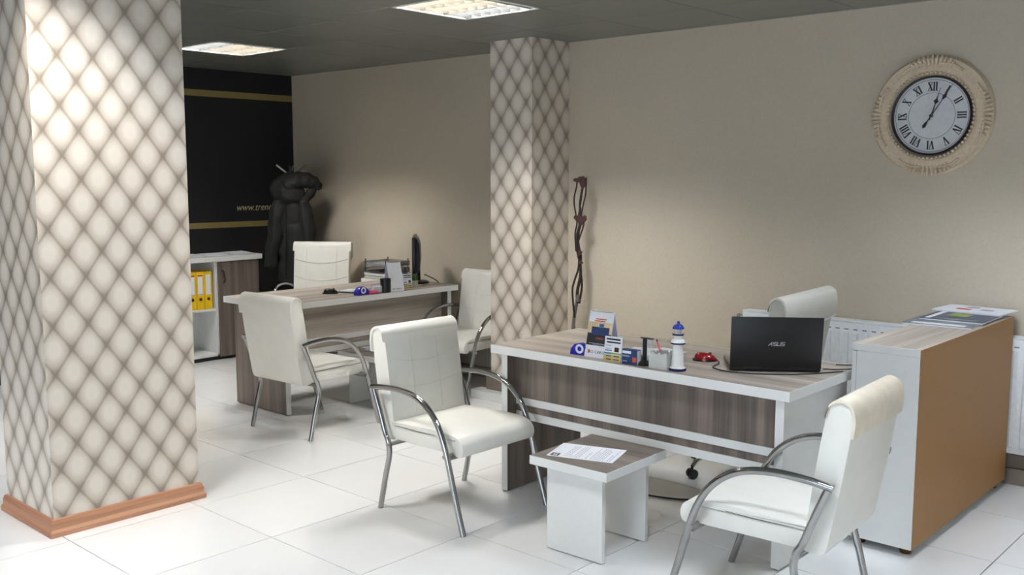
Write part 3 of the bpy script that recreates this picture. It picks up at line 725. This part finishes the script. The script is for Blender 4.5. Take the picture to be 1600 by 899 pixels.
for k, (dy, lb) in enumerate([(0, 'thin black cable leaving the right side of the laptop, lower one'), (.13, 'thin black cable behind the laptop towards the cabinet, upper one')]):
    tag(MB().tube(spline([(-1.765, 3.93 + dy, DZ + .008), (-1.73, 3.97 + dy, DZ + .005), (-1.70, 4.01 + dy, DZ + .004), (-1.683, 4.03 + dy, DZ + .004)], 5), .0026, 6).ob('cable', 'cable_black'), lb, 'cable', 'cables on the front desk')
# lighthouse with pen cup
lh = thing('lighthouse_pen_holder', 'white and blue ceramic lighthouse ornament with pen cup on the front desk', 'ornament', (-2.235, 3.525, DZ), 0)
LX = Matrix.Diagonal((1, 1, .91, 1))
MB().lathe([(0, .012), (.036, .012), (.035, .016), (.028, .020), (.0215, .118), (.0215, .128)], 28, xf=LX).ob('tower', 'glaze_white', lh)
MB().lathe([(0, 0), (.037, 0), (.038, .010), (.036, .0125), (0, .0125)], 28, xf=LX).ob('foot_ring', 'glaze_navy', lh)
MB().lathe([(.020, .124), (.031, .126), (.033, .131), (.033, .134), (0, .134)], 28, xf=LX).ob('gallery', 'glaze_navy', lh)
MB().lathe([(.0325, .134), (.027, .146), (.019, .150), (.017, .165), (.024, .168), (.025, .175), (0, .175)], 28, xf=LX).ob('lantern_base', 'glaze_white', lh)
MB().lathe([(.0245, .168), (.0255, .170), (.0255, .174), (.0245, .176)], 28, xf=LX).ob('balcony_rim', 'glaze_navy', lh)
MB().lathe([(.013, .174), (.013, .200), (0, .200)], 20, xf=LX).ob('lantern', 'ceramic_grey', lh)
MB().lathe([(0, .198), (.025, .198), (.024, .204), (.019, .213), (.010, .220), (.006, .223), (.0065, .230), (.004, .234), (0, .235)], 24, xf=LX).ob('dome', 'glaze_blue', lh)
cp = MB()
pts = []
for (x0, y0, x1, y1) in ((-.118, -.04, -.03, -.04), (-.03, -.04, -.03, .035), (-.03, .035, -.118, .035), (-.118, .035, -.118, -.04)):
    nx = max(abs(x1 - x0), abs(y1 - y0)); cnt = 6
    for k in range(cnt):
        a0, a1 = k / cnt, (k + 1) / cnt; hgt = .066 + (.007 if k % 2 else 0)
        xa, xb = x0 + (x1 - x0) * a0, x0 + (x1 - x0) * a1; ya, yb = y0 + (y1 - y0) * a0, y0 + (y1 - y0) * a1
        if abs(x1 - x0) > .001: cp.box(min(xa, xb), max(xa, xb), y0 - .003, y0 + .003, 0, hgt)
        else: cp.box(x0 - .003, x0 + .003, min(ya, yb), max(ya, yb), 0, hgt)
cp.box(-.118, -.03, -.04, .035, 0, .004)
cp.ob('cup', 'ceramic_grey', lh, smooth=False)
pn = thing('pen', 'pink red pen leaning in the lighthouse cup', 'pen', (-2.335, 3.52, DZ + .004), 0)
MB().tube([(.035, .0, .002), (-.005, .005, .108)], .0042, 8).ob('barrel', 'pen_red', pn)
MB().tube([(-.005, .005, .108), (-.0085, .0055, .117)], .0036, 8).ob('tip', 'print_black', pn)
# tent calendar with cards
def tent(label, loc, rz, w, h, lean, cat='calendar', name='desk_calendar'):
    c = thing(name, label, cat, loc, rz)
    for s_ in (-1, 1):
        pass
    f = MB().box(-w / 2, w / 2, -.001, .001, 0, h, .0005).ob('front_leaf', 'paper', c, (0, 0, 0), (R(-lean), 0, 0))
    yb = 2 * h * sin(R(lean))
    MB().box(-w / 2, w / 2, -.001, .001, 0, h, .0005).ob('back_leaf', 'paper_lilac', c, (0, yb, 0), (R(lean), 0, 0))
    MB().box(-w / 2, w / 2, 0, yb, 0, .0015).ob('foot', 'paper', c)
    MB().tube([(-w / 2 + .01, h * sin(R(lean)), h * cos(R(lean))), (w / 2 - .01, h * sin(R(lean)), h * cos(R(lean)))], .004, 8).ob('spiral', 'steel', c)
    return c, f
c, f = tent('tent calendar with a ship picture standing on the front desk', (-2.665, 3.515, DZ), 2, .135, .215, 13)
for (x0, x1, z0, z1, m, nm, y) in [(-.0655, .0655, .056, .112, 'print_black', 'printed_panel', 0), (-.0655, .0655, .112, .165, 'print_sky', 'printed_panel', 0), (-.045, .052, .105, .142, 'print_navy', 'printed_ship', .0004), (-.005, .02, .143, .157, 'print_blue', 'printed_ship', .0004), (-.03, .03, .176, .181, 'print_red', 'printed_line', .0004), (-.035, .025, .167, .172, 'print_red', 'printed_line', .0004), (-.05, .045, .064, .0665, 'print_grey', 'printed_line', .0004), (-.03, .05, .060, .062, 'print_grey', 'printed_line', .0004)]:
    MB().box(x0, x1, -.0016 - y, -.001, z0, z1).ob(nm, m, f)
text('lettering', 'KD CARGO', .0185, 'print_black', f, T((.005, -.0014, .020)) @ rotm('X', 90), align='CENTER', extrude=.0002)
MB().box(-.050, -.042, -.0016, -.001, .018, .036).ob('emblem', 'print_red', f)
text('lettering', 'CARGO', .013, 'print_red', f, T((.005, -.0018, .085)) @ rotm('X', 90), align='CENTER', extrude=.0002)
# blue tape dispenser behind calendar
def tape_dispenser(label, loc, rz, sc=1.):
    d = thing('tape_dispenser', label, 'tape dispenser', loc, rz)
    MB().prism([(-.055 * sc, 0), (.055 * sc, 0), (.058 * sc, .018 * sc), (.03 * sc, .045 * sc), (0, .056 * sc), (-.03 * sc, .05 * sc), (-.05 * sc, .028 * sc)], 1, -.018 * sc, .018 * sc, .003).ob('body', 'tape_blue', d)
    MB().lathe([(.012 * sc, -.02 * sc), (.022 * sc, -.02 * sc), (.022 * sc, .02 * sc), (.012 * sc, .02 * sc), (.012 * sc, -.02 * sc)], 20, xf=T((0, 0, .030 * sc)) @ rotm('X', 90)).ob('roll', 'paper', d)
    return d
tape_dispenser('blue tape dispenser with white roll left of the ship calendar', (-2.765, 3.535, DZ), 5, 1.0)
# small printed box calendar
def card_box(label, loc, rz, w, h):
    c = thing('printed_card', label, 'card', loc, rz)
    f = MB().box(-w / 2, w / 2, -.003, .003, 0, h, .0006).ob('card', 'paper', c, (0, 0, 0), (R(-8), 0, 0))
    MB().box(-w / 2, w / 2, -.002, .05, 0, .002).ob('stand', 'paper', c)
    for (x0, x1, z0, z1, m) in [(-.8, .8, .86, .93, 'print_black'), (-.75, .85, .74, .80, 'print_black'), (-.85, -.2, .62, .65, 'print_grey'), (-.85, -.1, .50, .53, 'print_grey'), (-.85, -.1, .42, .46, 'print_blue'), (.2, .7, .40, .58, 'brass_dark'), (-1, -.1, .29, .36, 'print_teal'), (-.1, 1, .29, .36, 'print_green'), (-1, 1, .0, .27, 'print_tan'), (-.7, -.1, .20, .235, 'print_black'), (.15, .8, .20, .235, 'print_black'), (-.7, -.1, .07, .105, 'print_black'), (.15, .8, .07, .105, 'print_black')]:
        y = .0034 if m != 'print_black' else .0038
        MB().box(x0 * w / 2, x1 * w / 2, -y, -.003, z0 * h, z1 * h).ob('print', m, f)
    return c
card_box('small printed calendar card in front of the ship calendar', (-2.558, 3.492, DZ), 3, .092, .112)
# navy box
nb = thing('carton', 'small navy blue carton between calendar card and black stand', 'box', (-2.462, 3.505, DZ), 3)
MB().box(-.040, .040, -.016, .016, 0, .066, .001).ob('body', 'print_navy', nb)
for (x0, x1, z0, z1, m) in [(-.037, .008, .048, .060, 'paper'), (-.037, .0, .034, .040, 'print_grey'), (.016, .036, .012, .034, 'print_red'), (-.037, -.012, .012, .016, 'print_grey')]: MB().box(x0, x1, -.0166, -.016, z0, z1).ob('print', m, nb)
MB().box(.0400, .0406, -.015, .015, .002, .064).ob('side_print', 'paper', nb)
# black stand
sd = thing('card_stand', 'black pole shaped desk stand beside the lighthouse cup', 'stand', (-2.407, 3.528, DZ), 0)
MB().lathe([(0, 0), (.033, 0), (.034, .006), (.026, .014), (.012, .022), (0, .022)], 24).ob('base', 'black_plastic', sd)
MB().box(-.009, .009, -.006, .006, .02, .118, .002).ob('post', 'black_plastic', sd)
MB().box(-.02, .045, -.008, .008, .118, .122, .001).ob('top_plate', 'dark_grey', sd)
MB().box(.012, .040, -.001, .001, .022, .118).ob('pocket', 'clear_plastic', sd)
# note papers
for k, (x, y, rz, w, d, h, lb) in enumerate([(-2.50, 3.70, 18, .19, .14, .030, 'white note papers stacked behind the navy carton'), (-2.43, 3.68, -12, .15, .20, .004, 'white sheet of paper behind the black stand')]):
    o = MB()
    for q in range(4): o.box(-w / 2 + .003 * sin(q * 3), w / 2 + .003 * sin(q * 3), -d / 2 + .002 * q, d / 2, h * q / 4, h * (q + .9) / 4)
    tag(o.ob('note_paper', 'paper', None, (x, y, DZ + (.0305 if k else 0)), (0, 0, R(rz))), lb, 'paper', 'papers on the front desk')
# printed letter on the low table
pl = thing('letter', 'printed letter with a black logo on the low front table', 'paper', (-2.463, 3.192, .4075), 18.5)
lf = MB().box(-.145, .145, -.1025, .1025, 0, .0008).ob('sheet', 'paper', pl)
MB().box(-.133, -.097, -.093, -.055, .0008, .0012).ob('logo', 'print_black', pl)
lo = MB().box(-.124, -.116, -.084, -.066, .0012, .0015).box(-.112, -.106, -.087, -.062, .0012, .0015).ob('logo_mark', 'paper', pl)
ln_ = MB(); random.seed(4)
for k in range(20):
    x = -.075 + k * .0105; y = -.088
    while y < .075 and random.random() > .06:
        w_ = random.uniform(.008, .03); ln_.box(x, x + .0028, y, min(y + w_, .08), .0008, .0010); y += w_ + .005
ln_.ob('printed_lines', 'print_grey', pl, smooth=False)

# ------------------------------------------------------------------ decorative branch by the far column
db = thing('decorative_branch', 'dark twisted metal branch with red leaves against the beige wall', 'ornament', (-4.12, 5.22, 0), 0)
K = lambda l: [(x, y, z) for x, y, z in l]
MB().lathe([(0, 0), (.085, 0), (.088, .012), (.05, .022), (.02, .04), (.014, .06), (0, .06)], 24).ob('base', 'branch_dark', db)
MB().tube(spline(K([(-.01, 0, .05), (-.045, 0, .25), (-.03, 0, .42), (-.045, .01, .53), (-.035, .01, .62), (-.005, 0, .72), (.005, 0, .76)]), 6), [.014, .014, .012, .012], 8).ob('lower_stem', 'branch_grey', db)
stems = [([(.0, 0, .70), (-.005, .0, .78), (.022, .0, .90), (.012, 0, 1.0), (-.012, 0, 1.09), (-.008, 0, 1.17), (.012, 0, 1.24), (.0, 0, 1.29)], .011),
         ([(.005, .01, .70), (.025, .012, .82), (.012, .01, .95), (.016, .01, 1.03), (-.008, .01, 1.12), (.008, 0, 1.24), (.018, 0, 1.32), (.012, 0, 1.38), (.032, 0, 1.49)], .008),
         ([(-.02, -.01, .60), (-.04, -.01, .78), (-.028, 0, .86), (.0, 0, .93), (.008, 0, 1.0)], .007),
         ([(-.01, -.012, 1.06), (-.02, -.01, 1.18), (-.005, -.01, 1.26), (-.03, -.01, 1.38), (-.035, 0, 1.44), (-.018, 0, 1.50), (-.015, 0, 1.545)], .0055),
         ([(-.01, .0, 1.10), (.022, .0, 1.18), (.045, 0, 1.24), (.045, 0, 1.29)], .0055),
         ([(.02, .0, 1.28), (.035, 0, 1.36), (.058, 0, 1.44), (.062, 0, 1.50), (.062, 0, 1.56)], .0055),
         ([(.0, 0, 1.30), (.02, 0, 1.40), (.028, .0, 1.47), (.035, 0, 1.57)], .0055)]
for pts, r_ in stems: MB().tube(spline(pts, 6), r_, 7).ob('stem', 'branch_dark', db)
MB().tube([(-.004, 0, .715), (.004, 0, .735)], .017, 10).ob('binding', 'branch_grey', db)
def leaf(c, w, h, rot):
    pts = [(0, -1), (.55, -.45), (.95, .15), (.8, .7), (.4, .85), (0, .6), (-.4, .85), (-.8, .7), (-.95, .15), (-.55, -.45)]
    M_ = T(c) @ rotm('Z', 25) @ rotm('Y', rot)
    MB().prism([(x * w, z * h) for x, z in pts], 1, -.006, .006, .003, 1, xf=M_).ob('leaf', 'leaf_red', db)
leaf((.0, -.01, 1.545), .034, .020, -18); leaf((.045, -.01, 1.515), .028, .034, 10); leaf((.05, -.012, 1.535), .018, .04, -20)
leaf((.04, -.012, 1.275), .034, .040, 8); leaf((.0, -.012, 1.285), .026, .026, -10); leaf((.02, -.012, 1.045), .016, .03, 30); leaf((.03, -.012, .985), .016, .02, 60)

# ------------------------------------------------------------------ far desk things and the side unit behind it
su = thing('side_unit', 'low wooden side unit behind the far swivel chair, under the letter trays', 'cabinet', (-6.12, 5.20, 0), 0)
MB().box(-.14, .14, -.14, .22, .70, .735, .0015, 1, 0, 1).ob('unit_top', ['melamine', 'oak_x_lit'], su)
bq = MB(); bq.box(-.13, -.11, -.12, .2, 0, .70); bq.box(.11, .13, -.12, .2, 0, .70); bq.box(-.11, .11, .18, .2, .1, .70)
bq.ob('carcass', 'oak_z_shaded', su)
tr = thing('letter_tray', 'two tier smoky plastic letter tray behind the far swivel chair', 'tray', (-6.12, 5.22, .735), 0)
MB().box(-.135, .135, -.13, .13, 0, .045, .003).ob('drawer_box', 'ceramic_grey', tr)
MB().box(-.13, .13, -.131, -.13, .022, .025).ob('drawer_gap', 'print_black', tr)
for k in range(2):
    z = .05 + k * .052
    q = MB(); q.box(-.135, .135, -.13, .13, z, z + .004); q.box(-.135, -.131, -.13, .13, z, z + .04); q.box(.131, .135, -.13, .13, z, z + .04); q.box(-.135, .135, .126, .13, z, z + .04)
    q.ob('tray', 'smoke_plastic', tr)
    MB().box(-.125, .12, -.12, .11, z + .004, z + .012 + .01 * k).ob('tray_papers', 'mag_grey' if k else 'dark_grey', tr)
    for x_ in (-.125, .125):
        for y_ in (-.12, .12): MB().tube([(x_, y_, z + .004), (x_, y_, z + .052)], .004, 6).sphere((x_, y_, z + .052), .007, 8).ob('riser', 'dark_grey', tr)
mn = thing('monitor', 'black flat monitor seen edge on at the end of the far desk', 'monitor', (-5.585, 5.075, DZ), -44)
MB().loft([[(r_ * .105 * cos(a), r_ * .085 * sin(a), z) for a in [2 * pi * k / 28 for k in range(28)]] for r_, z in ((1, 0), (1, .010), (.85, .018), (.3, .022))]).ob('stand_base', 'black_plastic', mn)
MB().box(-.03, .03, -.005, .02, .015, .16, .004).ob('stand_neck', 'black_plastic', mn)
# local -y is the screen side
MB().box(-.225, .225, -.035, -.006, .075, .365, .006, 2).ob('bezel', 'black_plastic', mn)
MB().prism([(-.006, .09), (.018, .11), (.026, .20), (.022, .30), (.004, .352), (-.006, .352)], 0, -.19, .19, .006).ob('rear_shell', 'black_plastic', mn)
MB().box(-.208, .208, -.0362, -.035, .098, .345).ob('display', 'screen', mn)
tag(MB().tube(spline([(-5.55, 5.11, .81), (-5.53, 5.15, .79), (-5.50, 5.20, .755), (-5.47, 5.24, .70)], 5), .004, 6).ob('cable', 'cable_black'), 'black cable hanging from the back of the monitor', 'cable')
mouse('black computer mouse on the far desk', (-5.52, 4.185, DZ), 50, ['black_plastic', 'black_plastic'])
nbk = thing('notebook', 'black notebook with white papers on the far desk', 'notebook', (-5.47, 4.37, DZ), 22)
MB().box(-.10, .10, -.075, .075, 0, .008, .002).ob('cover', 'black_plastic', nbk)
MB().box(-.09, .10, -.065, .07, .008, .012).prism([(-.02, .012), (.10, .012), (.09, .03), (.03, .02)], 1, -.05, .06).ob('papers', 'paper', nbk)
tape_dispenser('blue tape dispenser with white roll at the edge of the far desk', (-5.315, 4.30, DZ), 95, 1.05)
hl = thing('highlighter', 'pink highlighter lying by the blue dispenser on the far desk', 'pen', (-5.285, 4.375, DZ + .014), 0)
MB().tube([(0, -.025, 0), (0, .03, 0)], .014, 10).tube([(0, .03, 0), (0, .05, 0)], [.012, .005], 10).ob('body', 'pink', hl)
ch = thing('card_holder', 'clear plastic card holder beside the black pen cup', 'card holder', (-5.31, 4.435, DZ), 90)
MB().box(-.04, .04, -.02, .02, 0, .004).box(-.04, .04, -.02, -.017, 0, .045).box(-.04, .04, .017, .02, 0, .065).ob('holder', 'clear_plastic', ch)
MB().box(-.037, .037, -.012, .012, .004, .05).ob('cards', 'paper', ch)
pc_ = thing('pen_cup', 'black pen cup next to the white tent calendar', 'cup', (-5.30, 4.505, DZ), 0)
MB().lathe([(0, .003), (.036, .003), (.036, .098), (.039, .098), (.039, 0), (0, 0)], 20).ob('cup', 'black_plastic', pc_)
c, f = tent('plain white tent calendar on the far desk', (-5.28, 4.60, DZ), 82, .118, .215, 14)
text('lettering', 'KD CARGO', .015, 'print_black', f, T((0, -.0014, .014)) @ rotm('X', 90), align='CENTER', extrude=.0002)
card_box('small printed calendar card beside the white tent calendar on the far desk', (-5.33, 4.745, DZ), 80, .08, .112)
bo = thing('bottle', 'small dark bottle behind the white tent calendar', 'bottle', (-5.42, 4.80, DZ), 0)
MB().lathe([(0, 0), (.018, 0), (.018, .11), (.009, .13), (0, .13)], 14).ob('body', 'dark_grey', bo)
MB().lathe([(.010, .128), (.010, .155), (0, .155)], 12).ob('cap', 'black_plastic', bo)
gp = thing('plant_pot', 'small green potted succulent behind the calendar card', 'plant', (-5.40, 4.87, DZ), 0)
MB().lathe([(0, 0), (.025, 0), (.032, .05), (.029, .05), (.024, .008), (0, .008)], 14).ob('pot', 'ceramic_grey', gp)
q = MB()
for k in range(14): a = k * 2.4; q.sphere((.018 * cos(a), .018 * sin(a), .062 + .022 * (k / 14)), .014, 6, sc=(1, 1, 1.4))
q.ob('foliage', 'plant_green', gp)
for k, (x, y, rz, h_, lb) in enumerate([(-5.10, 4.36, 8, .012, 'lilac white brochure stack on the far low table'), (-5.20, 4.42, -4, .004, 'white paper sheets under the lilac brochures')]):
    tag(MB().box(-.10, .10, -.14, .14, 0, h_, .0008).ob('brochure', 'paper_lilac' if not k else 'paper', None, (x, y, .3725 + (0 if k else .0045)), (0, 0, R(rz))), lb, 'paper', 'papers on the far low table')
tag(MB().tube(spline([(-2.75, 3.86, .004), (-2.66, 3.90, .004), (-2.58, 3.925, .004), (-2.50, 3.955, .004), (-2.40, 4.02, .004), (-2.2, 4.2, .004), (-2.0, 4.5, .004)], 6), .004, 6).ob('floor_cable', 'cable_black'), 'black cable lying on the floor under the front desk', 'cable')
